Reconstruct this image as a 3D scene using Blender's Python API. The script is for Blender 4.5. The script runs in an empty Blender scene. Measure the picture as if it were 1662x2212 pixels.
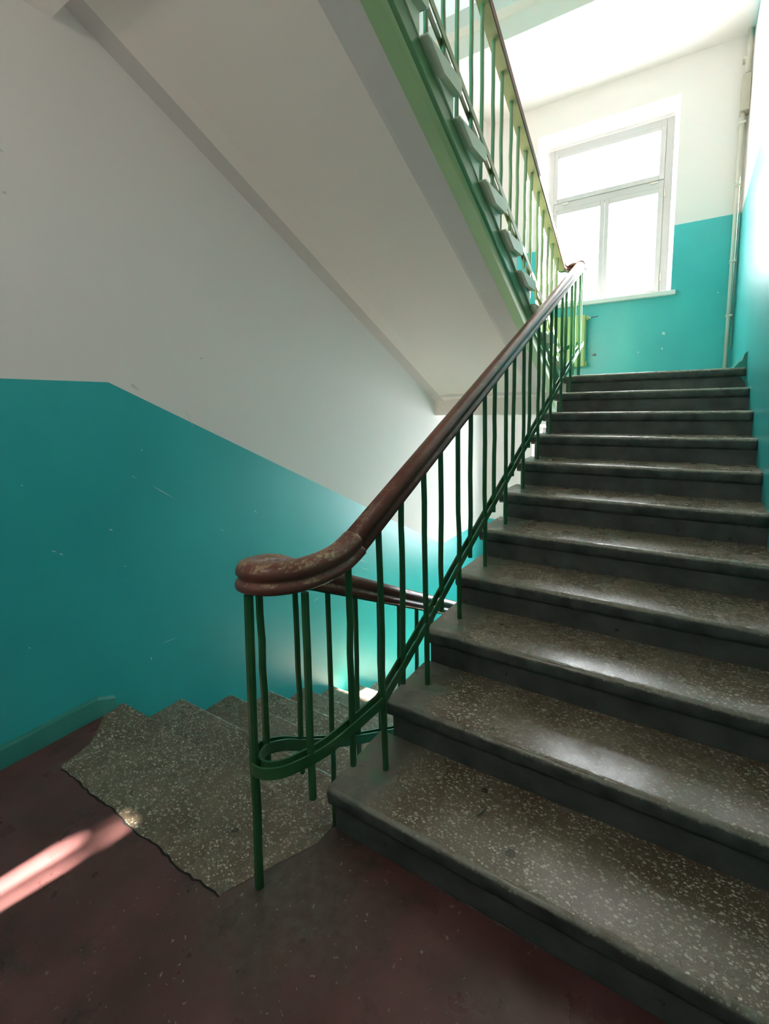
import bpy, bmesh, math, random
from mathutils import Vector, Matrix
random.seed(7)
S = bpy.context.scene
COL = S.collection

# ------------------------------------------------------------------ camera
YAW, PITCH, ROLL = -0.5687, -0.1226, -0.0166
cd = bpy.data.cameras.new('camera')
cam = bpy.data.objects.new('camera', cd)
COL.objects.link(cam)
F = Vector((math.sin(YAW)*math.cos(PITCH), math.cos(YAW)*math.cos(PITCH), math.sin(PITCH)))
R0 = Vector((math.cos(YAW), -math.sin(YAW), 0)); U0 = R0.cross(F)
R1 = R0*math.cos(ROLL) + U0*math.sin(ROLL); U1 = -R0*math.sin(ROLL) + U0*math.cos(ROLL)
cam.matrix_world = Matrix(((R1.x, U1.x, -F.x, 0.9289), (R1.y, U1.y, -F.y, -1.1021), (R1.z, U1.z, -F.z, 1.4198), (0, 0, 0, 1)))
cd.sensor_fit = 'VERTICAL'
cd.sensor_height = 24.0
cd.lens = 1020.245/2212*24.0
cd.shift_x = -(835.0-831.0)/2212
cd.shift_y = (1007.28-1106.0)/2212
cd.clip_start = 0.02
S.camera = cam

# ------------------------------------------------------------------ light
w = bpy.data.worlds.new('world'); S.world = w; w.use_nodes = True
bg = w.node_tree.nodes['Background']
bg.inputs[0].default_value = (0.93, 0.965, 1.0, 1)
bg.inputs[1].default_value = 17.5
sd = bpy.data.lights.new('sun', 'SUN'); sun = bpy.data.objects.new('sun', sd); COL.objects.link(sun)
sd.energy = 270.0; sd.angle = math.radians(0.9); sd.color = (1.0, 0.93, 0.84)
SUN_TO = Vector((0.205, 1.0, 0.494)).normalized()
sun.rotation_euler = SUN_TO.to_track_quat('Z', 'Y').to_euler()
sun.location = (1.6, 9.0, 7.0)
for i, zc in enumerate((0.22, 3.562, 6.904)):       # daylight portals in the three window openings
    pd = bpy.data.lights.new('window_portal', 'AREA'); po = bpy.data.objects.new('window_portal', pd); COL.objects.link(po)
    pd.shape = 'RECTANGLE'; pd.size = 1.34; pd.size_y = 1.9
    po.location = (-0.01, 5.32, zc); po.rotation_euler = (math.radians(-90), 0, 0)
    pd.cycles.is_portal = True
ld = bpy.data.lights.new('fill_lamp_light', 'POINT'); lo = bpy.data.objects.new('fill_lamp_light', ld); COL.objects.link(lo)  # added fill light, no known lamp there; brightens landing and soffit
ld.energy = 15.0; ld.color = (1.0, 0.89, 0.82); ld.shadow_soft_size = 0.12; lo.location = (-0.1, -1.75, 2.90)

S.view_settings.view_transform = 'Standard'
S.view_settings.look = 'None'
S.view_settings.gamma = 1.0
S.view_settings.use_curve_mapping = False
S.view_settings.exposure = 0.40
S.cycles.max_bounces = 14; S.cycles.diffuse_bounces = 10; S.cycles.glossy_bounces = 4
S.cycles.transparent_max_bounces = 12
S.cycles.caustics_reflective = False; S.cycles.caustics_refractive = False
S.cycles.sample_clamp_indirect = 6.0
S.cycles.use_denoising = True

# ------------------------------------------------------------------ dimensions
T = 0.32; RI = 0.15192; M = RI/T; Z = 11*RI
XL, XR, YF, YB = -1.351, 1.265, 4.915, -2.7
FRAME_Y = 5.20

# ------------------------------------------------------------------ material helpers
def nt(name):
    m = bpy.data.materials.new(name); m.use_nodes = True
    t = m.node_tree; t.nodes.clear()
    out = t.nodes.new('ShaderNodeOutputMaterial'); b = t.nodes.new('ShaderNodeBsdfPrincipled')
    t.links.new(b.outputs[0], out.inputs[0])
    return m, t, b
def node(t, kind, ins=None, **kw):
    n = t.nodes.new(kind)
    for k, v in kw.items(): setattr(n, k, v)
    for k, v in (ins or {}).items():
        if isinstance(v, bpy.types.NodeSocket): t.links.new(v, n.inputs[k])
        else: n.inputs[k].default_value = v
    return n
def pos(t): return node(t, 'ShaderNodeNewGeometry').outputs['Position']
def noise(t, scale, detail=3, rough=0.55, vec=None):
    return node(t, 'ShaderNodeTexNoise', {'Vector': vec or pos(t), 'Scale': scale, 'Detail': detail, 'Roughness': rough}).outputs[0]
def ramp(t, fac, a, b, lo=0.0, hi=1.0):
    return node(t, 'ShaderNodeMapRange', {'Value': fac, 'From Min': a, 'From Max': b, 'To Min': lo, 'To Max': hi}).outputs[0]
def mix(t, fac, a, b):
    n = t.nodes.new('ShaderNodeMix'); n.data_type = 'RGBA'
    for sock, v in ((n.inputs[0], fac), (n.inputs[6], a), (n.inputs[7], b)):
        if isinstance(v, bpy.types.NodeSocket): t.links.new(v, sock)
        else: sock.default_value = (*v, 1) if isinstance(v, tuple) and len(v) == 3 else v
    return n.outputs[2]
def math_(t, op, a, b=0.0, c=None):
    n = t.nodes.new('ShaderNodeMath'); n.operation = op
    for i, v in enumerate((a, b) if c is None else (a, b, c)):
        if isinstance(v, bpy.types.NodeSocket): t.links.new(v, n.inputs[i])
        else: n.inputs[i].default_value = v
    return n.outputs[0]
def bump(t, b, h, strength=0.3, dist=0.002):
    n = node(t, 'ShaderNodeBump', {'Strength': strength, 'Distance': dist, 'Height': h}); t.links.new(n.outputs[0], b.inputs['Normal'])
def paint(name, c1, c2, rough=0.6, scale=3.0, bstr=0.15, bscale=40.0, bdist=0.002, chips=None, spec=0.5):
    m, t, b = nt(name)
    c = mix(t, ramp(t, noise(t, scale, 4), 0.3, 0.7), c1, c2)
    if chips:
        cc, th, sc = chips
        f = ramp(t, noise(t, sc, 6, 0.7), th, th+0.03)
        c = mix(t, f, c, cc)
    t.links.new(c, b.inputs['Base Color'])
    b.inputs['Roughness'].default_value = rough
    b.inputs['Specular IOR Level'].default_value = spec
    bump(t, b, noise(t, bscale, 4), bstr, bdist)
    return m

white = paint('whitewash', (0.84, 0.785, 0.76), (0.81, 0.77, 0.75), 0.85, 1.3, 0.12, 14.0, 0.004)
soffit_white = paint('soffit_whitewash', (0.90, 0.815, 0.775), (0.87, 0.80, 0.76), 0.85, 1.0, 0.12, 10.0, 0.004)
soffit_grey = paint('soffit_edge_grey', (0.66, 0.63, 0.62), (0.62, 0.60, 0.59), 0.85, 2.0, 0.15, 12.0, 0.004)  # edge strips of the soffit, greyer than its middle
teal = paint('teal_oil_paint', (0.020, 0.375, 0.395), (0.028, 0.43, 0.445), 0.36, 1.6, 0.10, 22.0, 0.003, None, 0.75)
teal_dull = paint('teal_skirting_paint', (0.03, 0.23, 0.20), (0.045, 0.27, 0.235), 0.5, 9.0, 0.2, 40.0)
trim_white = paint('white_trim_paint', (0.80, 0.79, 0.77), (0.76, 0.75, 0.73), 0.4, 3.0, 0.05)
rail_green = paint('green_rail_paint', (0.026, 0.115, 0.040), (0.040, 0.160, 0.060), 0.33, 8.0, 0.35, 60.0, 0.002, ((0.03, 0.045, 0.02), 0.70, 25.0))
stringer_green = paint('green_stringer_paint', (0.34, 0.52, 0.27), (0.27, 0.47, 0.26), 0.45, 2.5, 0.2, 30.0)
web_shade_green = paint('shaded_stringer_green', (0.055, 0.17, 0.065), (0.07, 0.20, 0.085), 0.4, 2.5, 0.2, 30.0)  # shade on the stringer web put into a darker green than its underside
step_end_green = paint('pale_green_step_paint', (0.60, 0.68, 0.53), (0.52, 0.62, 0.49), 0.5, 6.0, 0.5, 35.0, 0.006)
rail_glare_green = paint('glare_lightened_rail_green', (0.15, 0.21, 0.10), (0.19, 0.25, 0.12), 0.4, 8.0, 0.3, 60.0)  # upper railing's green lightened in the colour for the glare of the window
rad_green = paint('lime_radiator_paint', (0.34, 0.44, 0.16), (0.38, 0.48, 0.2), 0.35, 4.0, 0.1)
riser_mat = paint('grey_green_riser_paint', (0.120, 0.122, 0.110), (0.052, 0.054, 0.050), 0.5, 7.0, 0.5, 45.0, 0.004, ((0.012, 0.014, 0.012), 0.66, 9.0))
pipe_mat = paint('cream_pipe_paint', (0.66, 0.62, 0.54), (0.60, 0.57, 0.50), 0.4, 5.0, 0.1)
box_mat = paint('beige_box_paint', (0.46, 0.43, 0.35), (0.42, 0.39, 0.33), 0.6, 5.0, 0.1)
metal = paint('bare_steel', (0.16, 0.15, 0.14), (0.10, 0.10, 0.10), 0.4, 9.0, 0.2)
mortar = paint('cement', (0.23, 0.22, 0.17), (0.15, 0.16, 0.11), 0.7, 12.0, 0.5, 50.0, 0.003)
smudge_mat = paint('grey_smudge', (0.60, 0.58, 0.55), (0.66, 0.64, 0.61), 0.85, 60.0)
joint_dark = paint('dirty_joint', (0.012, 0.010, 0.008), (0.02, 0.017, 0.014), 0.9)
chip_mat = paint('exposed_plaster', (0.45, 0.66, 0.62), (0.5, 0.7, 0.68), 0.8)
frame_white = paint('window_frame_paint', (0.50, 0.495, 0.49), (0.46, 0.455, 0.45), 0.4, 3.0, 0.05)

def wood_mat():
    m, t, b = nt('worn_brown_lacquer')
    base = mix(t, ramp(t, noise(t, 6, 4), 0.3, 0.7), (0.135, 0.044, 0.032), (0.18, 0.064, 0.045))
    v = node(t, 'ShaderNodeMapping', {'Vector': pos(t), 'Scale': (1.0, 0.45, 1.0)}).outputs[0]
    w1 = ramp(t, noise(t, 24, 8, 0.75, v), 0.57, 0.60)
    y = node(t, 'ShaderNodeSeparateXYZ', {0: pos(t)}).outputs[1]
    up = node(t, 'ShaderNodeSeparateXYZ', {0: node(t, 'ShaderNodeNewGeometry').outputs['Normal']}).outputs[2]
    upm = ramp(t, up, 0.2, 0.55)
    near = ramp(t, y, 0.30, 0.0, 0.05, 1.0)          # the bend at the landing is the most handled
    w2 = ramp(t, noise(t, 30, 9, 0.78, v), 0.515, 0.535)
    f = math_(t, 'MULTIPLY', upm, math_(t, 'MAXIMUM', math_(t, 'MULTIPLY', w2, near), math_(t, 'MULTIPLY', w1, 0.55)))
    bare = mix(t, ramp(t, noise(t, 90, 3), 0.35, 0.65), (0.46, 0.32, 0.19), (0.17, 0.10, 0.06))
    t.links.new(mix(t, f, base, bare), b.inputs['Base Color'])
    t.links.new(ramp(t, f, 0, 1, 0.30, 0.65), b.inputs['Roughness'])
    bump(t, b, math_(t, 'SUBTRACT', noise(t, 35, 5), f), 0.4, 0.0015)
    return m
wood = wood_mat()

def terrazzo(name, plain_x=None, cement=True):
    m, t, b = nt(name)
    p = pos(t)
    sx = node(t, 'ShaderNodeSeparateXYZ', {0: p})
    warp = node(t, 'ShaderNodeTexNoise', {'Vector': p, 'Scale': 60.0, 'Detail': 2.0}).outputs['Color']
    vec = node(t, 'ShaderNodeMix', data_type='VECTOR'); t.links.new(p, vec.inputs[4])
    add = node(t, 'ShaderNodeVectorMath', {0: warp, 1: (0.5, 0.5, 0.5)}, operation='SUBTRACT')
    sc = node(t, 'ShaderNodeVectorMath', {0: add.outputs[0], 3: 0.010}, operation='SCALE')
    pp = node(t, 'ShaderNodeVectorMath', {0: p, 1: sc.outputs[0]}, operation='ADD').outputs[0]
    v1 = node(t, 'ShaderNodeTexVoronoi', {'Vector': node(t, 'ShaderNodeMapping', {'Vector': pp, 'Rotation': (0, 0, .6), 'Scale': (1.0, 1.45, 1.0)}).outputs[0], 'Scale': 92.0, 'Randomness': 1.0}); v1.feature = 'F1'
    rnd = node(t, 'ShaderNodeSeparateColor', {0: v1.outputs['Color']})
    size = ramp(t, rnd.outputs[0], 0, 1, -0.05, 0.60)
    chip = ramp(t, math_(t, 'SUBTRACT', size, v1.outputs['Distance']), 0.0, 0.06)
    v2 = node(t, 'ShaderNodeTexVoronoi', {'Vector': pp, 'Scale': 240.0}); r2 = node(t, 'ShaderNodeSeparateColor', {0: v2.outputs['Color']})
    chip2 = ramp(t, math_(t, 'SUBTRACT', ramp(t, r2.outputs[0], 0, 1, -0.3, 0.55), v2.outputs['Distance']), 0.0, 0.08)
    chips = math_(t, 'MAXIMUM', chip, math_(t, 'MULTIPLY', chip2, 0.6))
    wear = ramp(t, noise(t, 3.0, 4), 0.30, 0.62, 0.35, 1.0)
    chips = math_(t, 'MULTIPLY', chips, wear)
    ccol = mix(t, rnd.outputs[1], (0.32, 0.275, 0.20), (0.68, 0.62, 0.50))
    base = mix(t, ramp(t, noise(t, 5.0, 5), 0.3, 0.7), (0.125, 0.090, 0.058), (0.205, 0.165, 0.118))
    c = mix(t, chips, base, ccol)
    if plain_x is not None:      # the tread's open end is plain trowelled cement with traces of green paint
        xx = math_(t, 'ADD', sx.outputs[0], math_(t, 'MULTIPLY', math_(t, 'SUBTRACT', noise(t, 14, 4), 0.5), 0.10))
        f = ramp(t, xx, plain_x, plain_x+0.10, 1.0, 0.0)
        cem = mix(t, ramp(t, noise(t, 9, 5), 0.50, 0.64), (0.20, 0.18, 0.145), (0.15, 0.22, 0.145))
        c = mix(t, f, c, cem)
    spots = node(t, 'ShaderNodeTexVoronoi', {'Vector': p, 'Scale': 7.0}); rs = node(t, 'ShaderNodeSeparateColor', {0: spots.outputs['Color']})
    sp = ramp(t, math_(t, 'SUBTRACT', ramp(t, rs.outputs[0], 0.55, 1.0, 0.0, 0.13), spots.outputs['Distance']), 0.0, 0.015)
    c = mix(t, math_(t, 'MULTIPLY', sp, 0.75), c, (0.030, 0.027, 0.024))
    nx = node(t, 'ShaderNodeSeparateXYZ', {0: node(t, 'ShaderNodeNewGeometry').outputs['Normal']}).outputs[2]
    side = ramp(t, nx, 0.15, 0.6, 1.0, 0.0)     # the upright faces carry the grey-green paint of the risers
    c = mix(t, side, c, mix(t, ramp(t, noise(t, 12, 5), 0.35, 0.65), (0.105, 0.113, 0.103), (0.042, 0.046, 0.043)))
    edge = math_(t, 'MULTIPLY', ramp(t, nx, 0.35, 0.6), ramp(t, nx, 0.99, 0.93))
    c = mix(t, math_(t, 'MULTIPLY', edge, ramp(t, noise(t, 25, 5), 0.3, 0.55, 0.2, 0.9)), c, (0.30, 0.285, 0.235))
    t.links.new(c, b.inputs['Base Color'])
    rough = math_(t, 'ADD', ramp(t, noise(t, 4.5, 4), 0.35, 0.65, 0.18, 0.36), math_(t, 'MULTIPLY', side, 0.25))
    t.links.new(rough, b.inputs['Roughness'])
    bump(t, b, math_(t, 'ADD', math_(t, 'MULTIPLY', chips, 0.4), noise(t, 50, 4)), 0.30, 0.0015)
    return m
terr_main = terrazzo('terrazzo_main_flight', 0.11)
terr_plain = terrazzo('terrazzo')

def floor_mat():
    m, t, b = nt('maroon_floor_paint')
    p = pos(t); sx = node(t, 'ShaderNodeSeparateXYZ', {0: p})
    base = mix(t, ramp(t, noise(t, 3.5, 5), 0.32, 0.68), (0.082, 0.035, 0.031), (0.155, 0.066, 0.065))
    base = mix(t, ramp(t, noise(t, 9, 6, 0.7), 0.55, 0.75), base, (0.045, 0.030, 0.024))
    # paint trodden away round the railing foot
    d = node(t, 'ShaderNodeVectorMath', {0: p, 1: (0.02, -0.20, 0.0)}, operation='DISTANCE').outputs['Value']
    dd = math_(t, 'ADD', d, math_(t, 'MULTIPLY', math_(t, 'SUBTRACT', noise(t, 7, 6, 0.65), 0.5), 0.42))
    f = ramp(t, dd, 0.10, 0.36, 0.7, 0.0)
    grey = mix(t, ramp(t, noise(t, 30, 5), 0.35, 0.65), (0.070, 0.062, 0.045), (0.125, 0.115, 0.09))
    c = mix(t, f, base, grey)
    ds = math_(t, 'ADD', d, math_(t, 'MULTIPLY', noise(t, 5, 4), 0.5))
    spk = math_(t, 'MULTIPLY', ramp(t, noise(t, 48, 5, 0.6), 0.655, 0.68), ramp(t, ds, 0.55, 1.05, 1.0, 0.10))
    c = mix(t, spk, c, (0.30, 0.27, 0.22))
    t.links.new(c, b.inputs['Base Color'])
    t.links.new(ramp(t, noise(t, 6, 5), 0.3, 0.7, 0.24, 0.42), b.inputs['Roughness'])
    bump(t, b, noise(t, 26, 5), 0.2, 0.002)
    return m
maroon = floor_mat()

def glass_mat():
    m = bpy.data.materials.new('window_glass'); m.use_nodes = True; t = m.node_tree; t.nodes.clear()
    out = t.nodes.new('ShaderNodeOutputMaterial')
    tr = node(t, 'ShaderNodeBsdfTransparent', {0: (0.97, 0.98, 0.98, 1)}); gl = node(t, 'ShaderNodeBsdfGlossy', {'Roughness': 0.02})
    mx = node(t, 'ShaderNodeMixShader', {0: 0.06}); t.links.new(tr.outputs[0], mx.inputs[1]); t.links.new(gl.outputs[0], mx.inputs[2])
    t.links.new(mx.outputs[0], out.inputs[0]); return m
glass = glass_mat()

# ------------------------------------------------------------------ object helpers
def link(name, me, mats, parent=None, **props):
    o = bpy.data.objects.new(name, me); COL.objects.link(o)
    for m in (mats if isinstance(mats, (list, tuple)) else [mats]): me.materials.append(m)
    if parent: o.parent = parent
    for k, v in props.items(): o[k] = v
    return o
def mesh(name, vs, fs, mi=None, smooth=False):
    me = bpy.data.meshes.new(name); me.from_pydata([tuple(v) for v in vs], [], fs)
    bm = bmesh.new(); bm.from_mesh(me)
    if mi:
        for f, k in zip(bm.faces, mi): f.material_index = k
    bmesh.ops.recalc_face_normals(bm, faces=bm.faces)
    bm.to_mesh(me); bm.free()
    if smooth:
        for p in me.polygons: p.use_smooth = True
    me.update(); return me
def boxes(name, lst, mat, parent=None, bevel=0.0, seg=2, **props):
    bm = bmesh.new()
    for (a, b) in lst:
        r = bmesh.ops.create_cube(bm, size=1.0)
        c = [(a[i]+b[i])/2 for i in range(3)]; s = [abs(b[i]-a[i]) for i in range(3)]
        bmesh.ops.scale(bm, vec=s, verts=r['verts']); bmesh.ops.translate(bm, vec=c, verts=r['verts'])
    if bevel: bmesh.ops.bevel(bm, geom=bm.edges[:], offset=bevel, segments=seg, affect='EDGES', profile=0.5)
    me = bpy.data.meshes.new(name); bm.to_mesh(me); bm.free()
    return link(name, me, mat, parent, **props)
def thing(name, loc, label, cat, group=None):
    e = bpy.data.objects.new(name, None); COL.objects.link(e); e.location = loc; e.empty_display_size = 0.1
    e['label'] = label; e['category'] = cat
    if group: e['group'] = group
    return e
def keep(o, parent):           # parent a mesh built in world coordinates under an Empty that stands elsewhere
    o.parent = parent; o.matrix_parent_inverse = Matrix.Translation(parent.location).inverted()
    return o
def extrude_x(name, prof, x0, x1, mats, nseg=1, jitter=0.0, end_mi=0, jit_idx=(), face_mi=None):
    """closed (y,z) profile extruded along x; jitter roughens the listed profile points"""
    vs = []; n = len(prof)
    for k in range(nseg+1):
        x = x0+(x1-x0)*k/nseg
        for i, (y, z) in enumerate(prof):
            j = jitter if i in jit_idx else 0.0
            vs.append((x, y+random.uniform(-j, j), z+random.uniform(-j, j)*0.8))
    fs = []; mi = []
    for k in range(nseg):
        for i in range(n):
            fs.append((k*n+i, k*n+(i+1) % n, (k+1)*n+(i+1) % n, (k+1)*n+i)); mi.append(face_mi[i] if face_mi else 0)
    fs.append(tuple(range(n))); mi.append(end_mi); fs.append(tuple(nseg*n+i for i in range(n))); mi.append(end_mi)
    return mesh(name, vs, fs, mi)
def shear_prof(name, prof, m, y0, y1, mats_idx=None, nseg=1):
    """(x, c) cross-section swept along y with z = c + m*y"""
    vs = []; n = len(prof)
    for k in range(nseg+1):
        y = y0+(y1-y0)*k/nseg
        vs += [(x, y, c+m*y) for x, c in prof]
    fs = [(k*n+i, k*n+(i+1) % n, (k+1)*n+(i+1) % n, (k+1)*n+i) for k in range(nseg) for i in range(n)]
    mi = [(mats_idx[i] if mats_idx else 0) for k in range(nseg) for i in range(n)]
    fs += [tuple(range(n)), tuple(nseg*n+i for i in range(n))]; mi += [0, 0]
    return mesh(name, vs, fs, mi)
def smooth_path(pts, sub=6):
    P = [Vector(p) for p in pts]; out = []
    for i in range(len(P)-1):
        p0 = P[max(i-1, 0)]; p1 = P[i]; p2 = P[i+1]; p3 = P[min(i+2, len(P)-1)]
        for k in range(sub):
            t = k/sub
            out.append(0.5*((2*p1)+(-p0+p2)*t+(2*p0-5*p1+4*p2-p3)*t*t+(-p0+3*p1-3*p2+p3)*t**3))
    out.append(P[-1]); return out
def sweep(name, path, prof, off=0.0, smooth=True, lift=0.0):
    """profile points are (side, up); side is horizontal, to the right of the way the path runs"""
    P = [Vector(p) for p in path]; n = len(prof); vs = []; N = len(P)
    for k, p in enumerate(P):
        tg = (P[min(k+1, N-1)]-P[max(k-1, 0)]).normalized()
        sd_ = tg.cross(Vector((0, 0, 1)))
        if sd_.length < .05: sd_ = tg.cross(Vector((0, 1, 0)))
        sd_.normalize(); up = sd_.cross(tg)
        for s, u in prof: vs.append(p+sd_*(s+off)+up*(u+lift))
    fs = [(k*n+i, k*n+(i+1) % n, (k+1)*n+(i+1) % n, (k+1)*n+i) for k in range(N-1) for i in range(n)]
    fs += [tuple(range(n)), tuple((N-1)*n+i for i in range(n))]
    me = mesh(name, vs, fs)
    if smooth:
        for p in me.polygons: p.use_smooth = len(p.vertices) == 4
    return me
def tube(name, path, r, n=10):
    return sweep(name, path, [(r*math.cos(2*math.pi*i/n), r*math.sin(2*math.pi*i/n)) for i in range(n)])

# ------------------------------------------------------------------ walls
def wall_yz(name, x, thick, ys, bands, mats):
    """wall in a plane of constant x; bands is a list of z functions from bottom to top, mats the material index between them"""
    vs = []; fs = []; mi = []
    nb = len(bands)
    for sx_ in (x, x+thick):
        for y in ys:
            vs += [(sx_, y, f(y)) for f in bands]
    n = len(ys)
    for s in (0, 1):
        o = s*n*nb
        for i in range(n-1):
            for j in range(nb-1):
                fs.append((o+i*nb+j, o+(i+1)*nb+j, o+(i+1)*nb+j+1, o+i*nb+j+1)); mi.append(mats[j])
    o = n*nb
    for i in range(n-1):
        for j in (0, nb-1): fs.append((i*nb+j, (i+1)*nb+j, o+(i+1)*nb+j, o+i*nb+j)); mi.append(0)
    for i in (0, n-1):
        for j in range(nb-1): fs.append((i*nb+j, i*nb+j+1, o+i*nb+j+1, o+i*nb+j)); mi.append(0)
    return link(name, mesh(name, vs, fs, mi), [white, teal], None, kind='structure')
def lin(y0, z0, y1, z1): return lambda y: z0 if y <= y0 else z1 if y >= y1 else z0+(z1-z0)*(y-y0)/(y1-y0)
ysL = [YB, -1.5, -.2, .081, .4, 1, 1.8, 2.6, 3.2, 3.4, 3.6, 4.2, YF+.5]
wall_left = wall_yz('wall_left', XL, -0.25, ysL,
    [lambda y: -2.3, lin(.081, 1.56, 3.6, -.113), lin(-.1, 3.30, 3.4, 1.60), lin(-.1, 4.93, 3.40, 3.261), lambda y: 5.6, lambda y: 8.4], [1, 0, 1, 0, 0])
wall_right = wall_yz('wall_right', XR, 0.25, [YB, -1.5, -.12, .3, 1, 2, 3, 3.397, 3.6, 4.2, YF+.5],
    [lambda y: -2.3, lin(-.12, 1.592, 3.397, 3.262), lin(-.2, 3.2, 3.4, 4.80), lin(-.12, 4.93, 3.4, 6.6), lambda y: 8.4], [1, 0, 1, 0])

def wall_far():
    xs = [XL-.2, -.72, .70, XR+.2]
    WZ = [(-.742, 1.185), (2.60, 4.527), (5.942, 7.869)]
    dados = [-.085, 3.263, 6.60]
    zs = sorted([-2.3, 8.4] + [v for a in WZ for v in a] + dados + [.9, 1.35, 4.86, 5.2])
    def m_of(z):
        return 1 if (z < -.085 or 1.35 < z < 3.263 or 5.2 < z < 6.6) else 0
    vs = []; fs = []; mi = []
    def q(a, b, c, d, m=0):
        k = len(vs); vs.extend([a, b, c, d]); fs.append((k, k+1, k+2, k+3)); mi.append(m)
    for i in range(3):
        for z0, z1 in zip(zs, zs[1:]):
            zc = (z0+z1)/2
            if i == 1 and any(a < zc < b for a, b in WZ): continue
            q((xs[i], YF, z0), (xs[i+1], YF, z0), (xs[i+1], YF, z1), (xs[i], YF, z1), m_of(zc))
    yo = 5.33
    for a, b in WZ:      # splayed reveals
        xi0, xi1, a2, b2 = -.672, .650, a+.01, b-.045
        q((-.72, YF, a), (xi0, yo, a2), (xi0, yo, b2), (-.72, YF, b)); q((.70, YF, a), (xi1, yo, a2), (xi1, yo, b2), (.70, YF, b))
        q((-.72, YF, b), (.70, YF, b), (xi1, yo, b2), (xi0, yo, b2)); q((-.72, YF, a), (.70, YF, a), (xi1, yo, a2), (xi0, yo, a2))
    yz = [-2.3] + [v for w_ in WZ for v in (w_[0]+.01, w_[1]-.045)] + [8.4]
    q((xs[0], yo, -2.3), (-.672, yo, -2.3), (-.672, yo, 8.4), (xs[0], yo, 8.4)); q((.65, yo, -2.3), (xs[3], yo, -2.3), (xs[3], yo, 8.4), (.65, yo, 8.4))
    for z0, z1 in zip(yz[::2], yz[1::2]): q((-.672, yo, z0), (.65, yo, z0), (.65, yo, z1), (-.672, yo, z1))
    o = link('wall_far', mesh('wall_far', vs, fs, mi), [white, teal], None, kind='structure')
    return o, WZ
wf, WZ = wall_far()
wall_near = link('wall_near', extrude_x('wall_near', [(YB, -.2), (YB-.2, -.2), (YB-.2, 8.4), (YB, 8.4)], XL-.2, XR+.2, None), white, None, kind='structure')
boxes('wall_near_dado', [((XL, YB, 0), (XR, YB+.004, 1.56))], teal, wall_near)
boxes('ceiling', [((XL-.25, YB-.2, 8.3), (XR+.25, 5.4, 8.4))], white, None, kind='structure')

# landing floor, lower landing floor
floor = link('floor', mesh('floor', [(x, y, z) for z in (-.18, -.0012) for x, y in ((XL-.1, YB-.1), (XR+.1, YB-.1), (XR+.1, .015), (XL-.1, .015))],
    [(0, 1, 2, 3), (4, 5, 6, 7), (0, 1, 5, 4), (1, 2, 6, 5), (2, 3, 7, 6), (3, 0, 4, 7)]), maroon, None, kind='structure')
def slab():
    pts = [(-1.351, .02), (-.03, .02), (-.03, -.06), (-.075, -.15), (-.12, -.24), (-.165, -.335)]
    n = 44
    for k in range(n+1):
        x = -.165+(-1.149+.165)*k/n
        pts.append((x, -.347+random.uniform(-.004, .004)+.004*math.sin(x*23)))
    pts += [(-1.158, -.30), (-1.18, -.22), (-1.24, -.16), (-1.30, -.11), (-1.351, -.07)]
    vs = [(x, y, z) for z in (-.01, 0.0) for x, y in pts]; N = len(pts)
    fs = [tuple(range(N)), tuple(range(N, 2*N))]+[(i, (i+1) % N, N+(i+1) % N, N+i) for i in range(N)]
    me = mesh('terrazzo_slab', vs, fs)
    jl = [p for p in pts[6:6+n]]
    jv = [(x, y+.001, -.0006) for x, y in jl]+[(x, y-.0045-random.uniform(0, .004), -.0006) for x, y in jl]
    K = len(jl); link('joint', mesh('joint', jv, [(i, i+1, K+i+1, K+i) for i in range(K-1)]), joint_dark, floor)
    return link('terrazzo_slab', me, terr_plain, floor)
slab()
boxes('floor_lower_landing', [((XL-.1, 3.24, -1.85), (XR+.1, YF+.3, -Z))], maroon, None, kind='structure')
boxes('added_light_stop_under_stairs', [((XL-.1, -.2, -2.3), (XR+.1, YF+.3, -2.2))], mortar, None, kind='structure')  # unseen slab added to stop sky light leaking up the shaft
boxes('trim_landing_edge', [((XL-.1, -.16, -2.3), (XR+.1, -.05, -.17))], white, None, kind='structure')

# half landing slabs with their beams, and the full landing above the camera
for i, z0 in enumerate((Z, 3*Z)):
    o = boxes('ceiling_half_landing', [((XL-.05, 3.50 if False else 3.335, z0-.15), (XR+.05, YF+.02, z0-.001))], white, None, kind='structure')
    boxes('beam', [((XL-.05, 3.44, z0-.336), (-.158 if i == 0 else XR+.05, 3.70, z0-.14))], soffit_white, o)
    if i == 0: boxes('beam', [((-.03, 3.5, z0-.336), (XR+.05, 3.70, z0-.14))], soffit_white, o)
for z0 in (2*Z, 4*Z):
    o = boxes('ceiling_landing', [((XL-.05, YB-.1, z0-.16), (XR+.05, .05, z0-.006))], white, None, kind='structure')
    boxes('beam', [((XL-.05, -.26, z0-.32), (XR+.05, -.02, z0-.15))], soffit_white, o)

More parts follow.
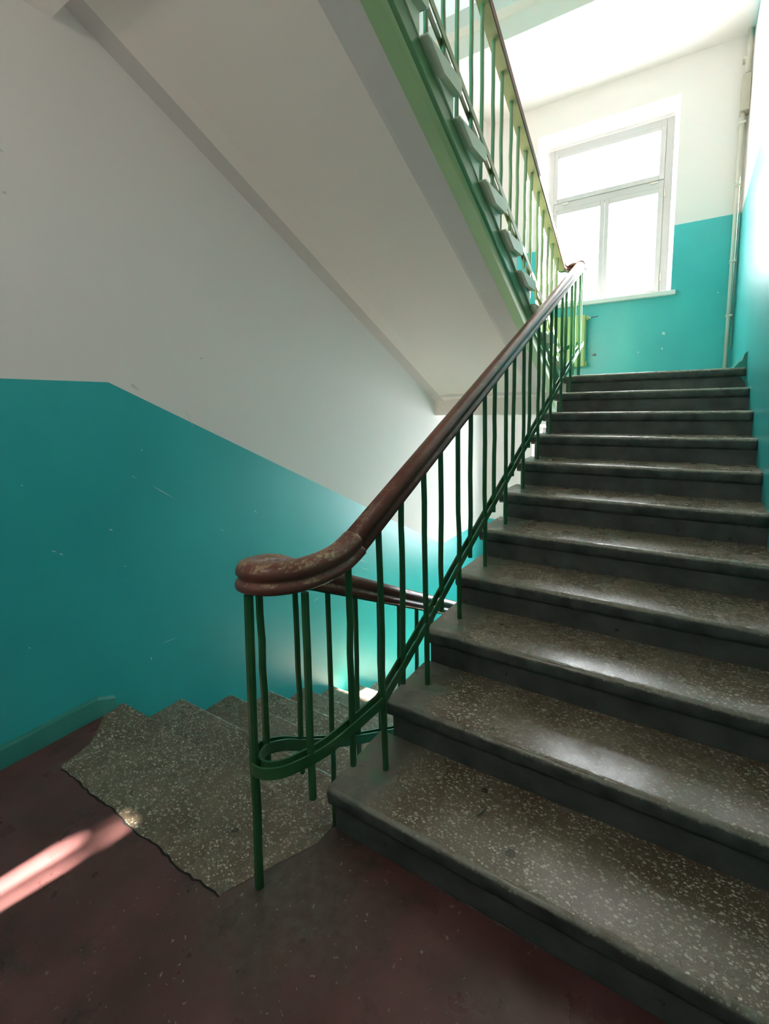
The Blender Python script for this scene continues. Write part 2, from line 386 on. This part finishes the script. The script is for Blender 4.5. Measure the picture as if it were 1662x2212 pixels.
# ------------------------------------------------------------------ stair flights
def flight(label, x_well, x_wall, y0, z0, dr, n, tmat, end_mat, first_w=0.0, skip_last=False, soff=True, end_idx=1):
    e = thing('stair_flight', ((x_well+x_wall)/2, y0, z0), label, 'staircase')
    sg = 1 if x_wall > x_well else -1
    th, ov = .066, .018
    face_mi = [1, 1, 0, 0] if end_mat is step_end_green else None
    for j in range(n):
        yn = y0+dr*T*j; zt = z0+RI*(j+1)
        xw = x_well-sg*(first_w if j == 0 else 0)+random.uniform(-.003, .003)
        # riser block
        ya, yb = yn+dr*ov, yn+dr*(T+ov)
        zb = zt-RI-(.004 if j == 0 else 0.0)
        yk = yn+dr*T*(RI-th)/RI
        prof = [(ya, zb), (ya+dr*.004, zb), (yk, zt-th), (ya, zt-th)]
        a, b = sorted((xw+sg*(.034 if end_mat is step_end_green else .022), x_wall))
        st = keep(link('step', extrude_x('step', prof, a, b, None, 26, .0016, 1, (0, 3), face_mi), [riser_mat, end_mat]), e)
        if skip_last and j == n-1: continue
        # tread slab with rounded nosing
        r = .021; yc = yn+dr*r
        arc = []
        for k in range(7):
            an = math.pi/2*k/6
            arc.append((yc-dr*r*math.sin(an), zt-r+r*math.cos(an)))
        arc2 = [(yn+dr*.001, zt-th+.018), (yn+dr*.009, zt-th+.003), (yn+dr*.018, zt-th)]
        yend = yn+dr*(T+ov) if j < n-1 else yn+dr*(T+ov)
        prof = [(yend, zt)]+arc+arc2+[(yk, zt-th), (yn+dr*(T-.016), zt-.008), (yend, zt-.008)]
        a, b = sorted((xw, x_wall))
        ns = 64
        me = extrude_x('tread', prof, a, b, None, ns, .0013, 1, tuple(range(2, 11)), [0]*10+[1]*(len(prof)-10) if end_mat is step_end_green else None)
        for p in me.polygons: p.use_smooth = len(p.vertices) == 4 and abs(p.normal.z) < .98
        tr = link('tread', me, [tmat, end_mat], st); tr.matrix_parent_inverse = Matrix.Translation(e.location).inverted() @ Matrix.Identity(4)
        tr.matrix_parent_inverse = (Matrix.Translation(e.location) @ st.matrix_parent_inverse).inverted()
    return e

main = flight('wide terrazzo stair flight rising from the maroon landing to the bright window', 0.0, XR, 0.0, 0.0, 1, 11, terr_main, riser_mat, .034)
down = flight('terrazzo stair flight going down beside the teal left wall behind the railing bend', -.03, XL, .02+3.2, -Z, -1, 11, terr_plain, riser_mat, 0, True)
upper = flight('upper stair flight overhead with pale green step ends and white plastered underside', -.016, XL, 3.309, Z, -1, 11, terr_plain, step_end_green)
third = flight('topmost stair flight above the right wall, only its plastered underside in view', 0.0, XR, 0.0, 2*Z, 1, 11, terr_plain, step_end_green)

def soffit(parent, xw, xwall, const, m, y0, y1, green=True):
    s = 1 if xwall > xw else -1
    g0, g1, g2 = xw+s*.041, xw+s*.142, xw+s*.272
    c = const
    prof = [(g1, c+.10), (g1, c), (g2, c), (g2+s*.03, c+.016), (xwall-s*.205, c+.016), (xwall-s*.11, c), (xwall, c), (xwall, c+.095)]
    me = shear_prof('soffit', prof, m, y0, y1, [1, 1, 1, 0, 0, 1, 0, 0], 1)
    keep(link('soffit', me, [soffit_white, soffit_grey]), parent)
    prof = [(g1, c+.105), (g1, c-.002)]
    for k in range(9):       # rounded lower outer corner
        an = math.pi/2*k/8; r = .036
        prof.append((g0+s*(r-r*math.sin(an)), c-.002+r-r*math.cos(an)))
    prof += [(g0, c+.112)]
    me = shear_prof('stringer', prof, m, y0-.02, y1+(.24 if m < 0 else -.27), [0]*6+[1]*5+[0], 1)  # outer corner and web take the painted shade
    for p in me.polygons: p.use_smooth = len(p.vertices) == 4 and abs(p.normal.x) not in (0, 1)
    keep(link('stringer', me, [stringer_green, web_shade_green]), parent)
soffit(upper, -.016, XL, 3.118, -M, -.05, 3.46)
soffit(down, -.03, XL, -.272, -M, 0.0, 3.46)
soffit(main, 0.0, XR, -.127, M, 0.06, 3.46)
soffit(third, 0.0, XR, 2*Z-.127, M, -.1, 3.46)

# ------------------------------------------------------------------ railings
RP = [(0, .076), (.013, .0752), (.023, .070), (.0305, .060), (.0325, .053), (.0325, .043), (.0285, .0375), (.0265, .033), (.028, .0285), (.033, .024), (.0360, .017), (.0350, .006), (.028, .0005), (.020, 0)]
RAIL = [(s, u) for s, u in RP]+[(-s, u) for s, u in reversed(RP[1:])]
BEND = [(s*1.10, u*1.06-.001) for s, u in RAIL]
FLAT = [(-.019, -.006), (.019, -.006), (.019, .001), (-.019, .001)]
BAR = [(-.003, -.017), (.003, -.017), (.003, .017), (-.003, .017)]
def baluster(parent, x, y, zb, zt, half=.0098, dx=0, dy=0, rot=0.0, mat=None):
    bm = bmesh.new(); H = zt-zb; rings = []
    nseg = 7
    for k in range(nseg+1):
        t = k/nseg; wob = math.sin(t*math.pi)*random.uniform(-.0022, .0022)
        cx, cy = dx*(1-t)+wob, dy*(1-t)+wob*.6
        ring = []
        for i in range(8):
            a = rot+math.pi/8+i*math.pi/4; rr = half*1.10
            px, py = rr*math.cos(a), rr*math.sin(a)
            ring.append(bm.verts.new((cx+max(-half, min(half, px*1.08)), cy+max(-half, min(half, py*1.08)), H*t)))
        rings.append(ring)
    for a, b in zip(rings, rings[1:]):
        for i in range(8): bm.faces.new((a[i], a[(i+1) % 8], b[(i+1) % 8], b[i]))
    bm.faces.new(rings[0][::-1]); bm.faces.new(rings[-1])
    me = bpy.data.meshes.new('baluster'); bm.normal_update(); bm.to_mesh(me); bm.free()
    o = link('baluster', me, mat or rail_green); o.location = (x, y, zb)
    return keep(o, parent)
def railing(name, label, loc): return thing(name, loc, label, 'railing')
def rail_piece(parent, nm, path, prof, mat=None, fm=None, fp=None):
    h = keep(link(nm, sweep(nm, path, prof), mat or wood), parent)
    f = link('steel_flat', sweep('steel_flat', path, fp or FLAT, smooth=False), fm or rail_green, h)
    f.matrix_parent_inverse = (Matrix.Translation(parent.location) @ h.matrix_parent_inverse).inverted()
def straps(parent, path, mat=None):
    for off in (-.0135, .0135):
        keep(link('strap', sweep('strap', path, BAR, off, smooth=False), mat or rail_green), parent)

XM, XD, XU = .077, -.125, -.090
# main railing with the bend round to the down flight
mr = railing('stair_railing', 'green steel railing with worn brown handrail along the main flight, curling round above the landing', (XM, 0, 0))
rb = lambda y: .952+.476*y
rail_piece(mr, 'handrail', [(XM, y, rb(y)) for y in (.045, .5, 1, 1.7, 2.4, 3.0, 3.40)], RAIL)
bend = smooth_path([(XM, .05, .974), (XM, -.02, .950), (XM-.003, -.10, .940), (.056, -.18, .936), (.018, -.236, .936), (-.036, -.258, .934), (-.083, -.240, .928), (-.113, -.19, .918), (XD, -.11, .900), (XD, -.04, .864)])
rail_piece(mr, 'handrail_bend', bend, BEND)
upb = smooth_path([(XM, 3.40, 2.571), (XM, 3.48, 2.606), (XM-.004, 3.55, 2.622), (.05, 3.615, 2.628), (.0, 3.645, 2.63), (-.05, 3.625, 2.628), (-.083, 3.56, 2.62), (XU, 3.48, 2.605), (XU, 3.42, 2.603)])
rail_piece(mr, 'handrail_bend', upb, BEND)
sm = smooth_path([(XM, 3.45, 1.93), (XM, 2.4, 1.44), (XM, 1.2, .885), (XM, .85, .727), (XM, .54, .577), (XM, .22, .436), (XM, .175, .417), (XM, .15, .414), (XM, .10, .416), (XM, .0, .421), (XM-.003, -.12, .428), (.05, -.20, .428), (.01, -.245, .415), (-.045, -.262, .402), (-.095, -.245, .393), (-.122, -.19, .388), (XD, -.11, .352), (XD, -.04, .305)], 5)
straps(mr, sm)
st2 = smooth_path([(XM, 3.45, 1.93), (XM, 3.55, 1.965), (.05, 3.625, 1.98), (0, 3.65, 1.975), (-.06, 3.62, 1.955), (XU, 3.54, 1.92), (XU, 3.44, 1.905)], 5)
straps(mr, st2)
for i in range(22):
    y = .005+.16*i
    top = rb(y)-.004
    if i % 2 == 0:
        zb = .244+.476*y+random.uniform(-.008, .008)
        if i == 0: zb = .28
        if y > 3.1: zb = Z+.16
        baluster(mr, XM, y, zb, top, dx=random.uniform(-.004, .004), dy=random.uniform(-.004, .004))
    else:
        k = (i-1)//2
        zb = min(RI*(k+1), Z) if y < 3.2 else Z
        baluster(mr, XM+.006, y, zb, top, dx=.006, dy=.010)
baluster(mr, .066, -.178, .30, .921, half=.0105)                       # hangs in the curve
baluster(mr, -.075, -.252, -.006, .912, half=.0125, dx=-.012, dy=-.008)   # long foot on the landing
baluster(mr, -.119, -.175, .32, .897, half=.0105)
baluster(mr, -.01, 3.645, Z, 2.626); baluster(mr, XM-.01, 3.52, Z, 2.612)
# down railing
dr_ = railing('stair_railing', 'green steel railing with dark handrail going down the left flight, seen through the main balusters', (XD, .1, -.2))
db = lambda y: .843-.476*y
rail_piece(dr_, 'handrail', [(XD, y, db(y)) for y in (-.04, .6, 1.4, 2.4, 3.4)], RAIL)
straps(dr_, smooth_path([(XD, -.04, .305), (XD, .18, .174), (XD, .448, .03), (XD, 1.0, -.24), (XD, 3.4, -1.38)], 4))
for i in range(21):
    y = -.02+.163*i
    if i % 2 == 0: baluster(dr_, XD, y, (.185 if i == 0 else -.07-.476*y+.10), db(y)-.004, half=.0088)
    else:
        k = max(0, math.ceil((y-.02)/T)); baluster(dr_, XD, y, -RI*k, db(y)-.004, half=.0088)
# upper railing
ur = railing('stair_railing', 'overhead pale-lit green railing climbing along the upper flight against the window', (XU, 3.3, Z))
ub = lambda y: 4.231-.476*y
rail_piece(ur, 'handrail', [(XU, y, ub(y)) for y in (3.42, 2.6, 1.6, .8, .1)], RAIL, None, rail_glare_green, [(-.030, -.006), (.030, -.006), (.030, .003), (-.030, .003)])
straps(ur, [(XU, y, 3.54-.476*y) for y in (3.44, 2, 1, .1)], rail_glare_green)
for i in range(21):
    y = 3.425-.16*i-.155
    if y < .1: break
    if i % 2 == 1:
        k = math.floor((3.309-y)/T+1e-6); zb = Z+RI*(k+1)
        if y > 3.309: zb = Z
        baluster(ur, XU-.004, y, zb, ub(y)-.004, dx=-.004, mat=rail_glare_green)
    else: baluster(ur, XU, y, 3.466-.476*y+random.uniform(-.006, .006), ub(y)-.004, mat=rail_glare_green)

# ------------------------------------------------------------------ windows
def window(i, a, b):
    fy0, fy1 = FRAME_Y, FRAME_Y+.07
    x0, x1, z0, z1 = -.672, .645, a+.02, b-.05
    W_ = .075
    o = boxes('window_%d' % i, [((x0, fy0, z0), (x0+W_, fy1, z1)), ((x1-W_, fy0, z0), (x1, fy1, z1)), ((x0+W_, fy0, z1-W_), (x1-W_, fy1, z1)), ((x0+W_, fy0, z0), (x1-W_, fy1, z0+.05)),
                                ((x0+W_, fy0, z0+1.155), (x1-W_, fy1, z0+1.235))], frame_white, None, .006, kind='structure')
    xa, xb = x0+W_, x1-W_; xm = -.020
    def sash(nm, xl, xr, zl, zh, wl, wr, wb, wt):
        yy0, yy1 = fy0-.012, fy0+.045
        s = boxes(nm, [((xl, yy0, zl), (xl+wl, yy1, zh)), ((xr-wr, yy0, zl), (xr, yy1, zh)), ((xl+wl, yy0, zl), (xr-wr, yy1, zl+wb)), ((xl+wl, yy0, zh-wt), (xr-wr, yy1, zh))], frame_white, o, .005)
        boxes('pane', [((xl+wl-.005, yy0+.025, zl+wb-.005), (xr-wr+.005, yy0+.030, zh-wt+.005))], glass, s)
        return s
    zt = z0+1.235
    sash('fanlight', xa, xb, zt, z1-W_, .045, .052, .052, .042)
    sash('casement', xa, xm-.002, z0+.05, z0+1.155, .045, .047, .02, .055)
    sash('casement', xm+.002, xb, z0+.05, z0+1.155, .045, .052, .02, .055)
    for hx in (xa+.10, xb-.13):
        boxes('hinge', [((hx, fy0-.026, zt-.028), (hx+.075, fy0-.008, zt-.012))], pipe_mat, o, .004)
    for hx in (xb+.004, xa-.016):
        for hz in (z0+1.05, z0+.16):
            boxes('hinge', [((hx, fy0-.026, hz), (hx+.014, fy0-.002, hz+.085))], pipe_mat, o, .004)
    boxes('window_sill', [((-.78, YF-.055, a-.043), (.748, FRAME_Y+.01, a+.004))], trim_white, o, .006)
for i, (a, b) in enumerate(WZ): window(i+1, a, b)

# ------------------------------------------------------------------ heating and small fittings
for idx, zoff, lab in ((0, 0.0, 'lime green cast iron radiator under the bright window on the upper half landing'),):
    rad = thing('radiator', (-.38, 4.83, 1.85), lab, 'radiator')
    for k in range(8):
        xc = -.145-.066*k
        bm = bmesh.new()
        def blk(a, b, bev):
            r = bmesh.ops.create_cube(bm, size=1.0)
            bmesh.ops.scale(bm, vec=[b[i]-a[i] for i in range(3)], verts=r['verts']); bmesh.ops.translate(bm, vec=[(a[i]+b[i])/2 for i in range(3)], verts=r['verts'])
            es = list({e for v in r['verts'] for e in v.link_edges}); bmesh.ops.bevel(bm, geom=es, offset=bev, segments=2, affect='EDGES', profile=.5)
        blk((xc-.031, 4.765, 1.855), (xc+.031, 4.805, 2.435), .013)
        blk((xc-.031, 4.835, 1.855), (xc+.031, 4.875, 2.435), .013)
        blk((xc-.033, 4.770, 2.375), (xc+.033, 4.870, 2.430), .018)
        blk((xc-.033, 4.770, 1.862), (xc+.033, 4.870, 1.920), .018)
        blk((xc-.026, 4.808, 1.915), (xc+.026, 4.832, 2.380), .006)
        me = bpy.data.meshes.new('radiator_section'); bm.to_mesh(me); bm.free()
        keep(link('radiator_section', me, rad_green), rad)
    for zc in (2.40, 1.89):
        keep(link('end_plug', tube('end_plug', [(-.115, 4.82, zc), (-.088, 4.82, zc)], .026, 12), rad_green), rad)
    keep(link('air_valve', tube('air_valve', [(-.090, 4.82, 2.40), (-.066, 4.82, 2.40)], .010, 8), pipe_mat), rad)
    keep(link('valve_stem', tube('valve_stem', [(-.068, 4.82, 2.40), (.012, 4.80, 2.405)], .0055, 8), metal), rad)
    keep(link('feed_pipe', tube('feed_pipe', smooth_path([(-.655, 4.82, 1.89), (-.72, 4.82, 1.89), (-.75, 4.84, 1.89), (-.76, 4.92, 1.89)]), .013, 10), rad_green), rad)
hook = boxes('wall_hook', [((-.048, 4.868, 1.985), (-.018, YF+.01, 1.995)), ((-.024, 4.868, 1.985), (-.016, 4.876, 2.010))], metal, None, .0015, label='small dark metal bracket stub in teal wall right of the radiator', category='bracket')

riser_pipe = thing('riser_pipe', (1.213, 4.845, Z), 'thin cream heating pipe standing in the corner right of the window', 'pipe')
keep(link('pipe', tube('pipe', [(1.213, 4.845, Z-.0), (1.213, 4.845, 4.149)], .019, 14), pipe_mat), riser_pipe)
keep(link('pipe', tube('pipe', [(1.232, 4.845, 4.471), (1.236, 4.845, 4.86)], .024, 14), pipe_mat), riser_pipe)
keep(link('cable', tube('cable', [(1.249, 4.89, Z+.3), (1.249, 4.89, 3.5), (1.249, 4.89, 4.148)], .006, 8), pipe_mat), riser_pipe)
for zc in (2.28, 2.80, 3.50, 4.06, 4.62):
    keep(boxes('pipe_clip', [((1.188, 4.822, zc-.010), (1.243, YF+.005, zc+.010))], pipe_mat, None, .003), riser_pipe)
jb = thing('junction_box', (1.24, 4.86, 4.15), 'beige rectangular metal box on the corner pipe near the ceiling', 'box')
keep(boxes('box_body', [((1.195, 4.80, 4.165), (1.262, YF+.005, 4.47))], box_mat, None, .004), jb)
keep(boxes('box_flange', [((1.190, 4.795, 4.150), (1.264, YF+.005, 4.166))], box_mat, None, .002), jb)
keep(boxes('cable_gland', [((1.196, 4.83, 4.11), (1.206, 4.85, 4.152))], box_mat, None, .002), jb)

# skirting
def skirt():
    ys = [YB+.02*0, -2, -1.2, -.9, -.7, -.55, -.4, -.3, -.2, -.1, -.02]
    vs = []; N = len(ys)
    for k, y in enumerate(ys):
        h = .092+random.uniform(-.006, .006); p = .014+random.uniform(-.002, .002)
        if k == N-1: h = .062
        vs += [(XL-.002, y, -.006), (XL+p+.004, y, -.006), (XL+p, y, h-.012), (XL+p*.6, y, h), (XL-.002, y, h+.002)]
    fs = [(k*5+i, k*5+(i+1) % 5, (k+1)*5+(i+1) % 5, (k+1)*5+i) for k in range(N-1) for i in range(5)]+[tuple(range(5)), tuple((N-1)*5+i for i in range(5))]
    link('baseboard_left', mesh('baseboard_left', vs, fs), teal_dull, None, kind='structure')
skirt()
# upper landing skirting end with chipped plaster by the right wall
link('baseboard_right', mesh('baseboard_right', [(XR+.002, 3.21, Z-.12), (XR-.075, 3.21, Z-.0), (XR-.05, 3.22, Z+.035), (XR-.028, 3.22, Z+.05), (XR-.016, 3.225, Z+.098), (XR+.002, 3.225, Z+.115), (XR+.002, 4.9, Z-.05), (XR-.018, 4.9, Z-.0), (XR-.018, 4.9, Z+.035), (XR-.018, 4.9, Z+.05), (XR-.014, 4.9, Z+.085), (XR+.002, 4.9, Z+.10)],
    [(0, 1, 2, 3, 4, 5), (11, 10, 9, 8, 7, 6), (0, 1, 7, 6), (1, 2, 8, 7), (2, 3, 9, 8), (3, 4, 10, 9), (4, 5, 11, 10), (5, 0, 6, 11)]), teal_dull, None, kind='structure')

# scratches and chips in the teal paint (small flakes standing a hair proud)
def px_on(u, v, ax, val):
    d = F+R1*((u-835.0)/1020.245)-U1*((v-1007.28)/1020.245); c = Vector((0.9289, -1.1021, 1.4198))
    return c+d*((val-c[ax])/d[ax])
scr = [((328, 1048), (378, 1078), 2), ((283, 1027), (296, 1034), 1.2), ((305, 970), (308, 975), 2.5), ((236, 1142), (244, 1147), 3), ((110, 1189), (124, 1193), 2), ((128, 1195), (137, 1199), 3),
       ((475, 1142), (486, 1148), 1.2), ((348, 1391), (385, 1376), 1.6), ((327, 1418), (328, 1427), 3), ((45, 1047), (50, 1050), 2), ((268, 1222), (272, 1224), 2), ((551, 1104), (556, 1108), 1.5),
       ((690, 1290), (676, 1300), 1.6), ((771, 1205), (792, 1216), 2), ((780, 1226), (800, 1232), 1.6), ((762, 1262), (764, 1270), 2), ((62, 1398), (66, 1401), 2), ((547, 1107), (556, 1100), 1.2)]
for a, b, wd in scr:
    A = px_on(*a, 0, XL+.0006); B = px_on(*b, 0, XL+.0006); d = (B-A).normalized(); n_ = Vector((0, -d.z, d.y))*wd*.0013
    me = mesh('paint_scratch', [A-n_*.3, A+(B-A)*.4-n_, B, A+(B-A)*.5+n_], [(0, 1, 2, 3)])
    link('paint_scratch', me, chip_mat, wall_left)
for a, b, wd in [((285, 827), (293, 842), 9), ((296, 836), (299, 845), 5), ((3, 412), (16, 420), 5), ((0, 320), (6, 330), 4), ((402, 884), (408, 905), 1.5), ((406, 898), (419, 926), 1.2), ((432, 772), (438, 776), 6), ((872, 940), (877, 942), 2)]:
    A = px_on(*a, 0, XL+.0006); B = px_on(*b, 0, XL+.0006); d = (B-A).normalized(); n_ = Vector((0, -d.z, d.y))*wd*.0013
    link('smudge', mesh('smudge', [A-n_*.3, A+(B-A)*.35-n_, B, A+(B-A)*.6+n_], [(0, 1, 2, 3)]), smudge_mat, wall_left)
for a, b, wd in [((1433, 716), (1436, 724), 9), ((1430, 750), (1432, 756), 4), ((1378, 760), (1381, 762), 4), ((1550, 630), (1554, 634), 3)]:
    A = px_on(*a, 1, YF-.0008); B = px_on(*b, 1, YF-.0008); d = (B-A).normalized(); n_ = Vector((-d.z, 0, d.x))*wd*.0018
    link('paint_scratch', mesh('paint_scratch', [A-n_*.5, A+(B-A)*.5-n_, B, A+(B-A)*.4+n_], [(0, 1, 2, 3)]), chip_mat, wf)

# a twig lying on the first tread
tw = [px_on(1040, 1738, 2, RI+.004), px_on(1047, 1746, 2, RI+.007), px_on(1039, 1755, 2, RI+.005), px_on(1031, 1762, 2, RI+.003)]
link('twig', tube('twig', smooth_path(tw, 3), .0022, 6), mortar and metal, None, label='tiny dark crooked twig lying on the lowest terrazzo tread', category='twig')

# unseen fill lamp added over the landing, behind the viewer, to brighten it
lamp = thing('fill_lamp', (-.1, -1.75, 3.02), 'unseen round fill lamp added over the landing behind the viewer', 'lamp')
keep(link('fill_lamp_base', tube('fill_lamp_base', [(-.1, -1.75, 3.05), (-.1001, -1.75, 3.182)], .09, 20), trim_white), lamp)
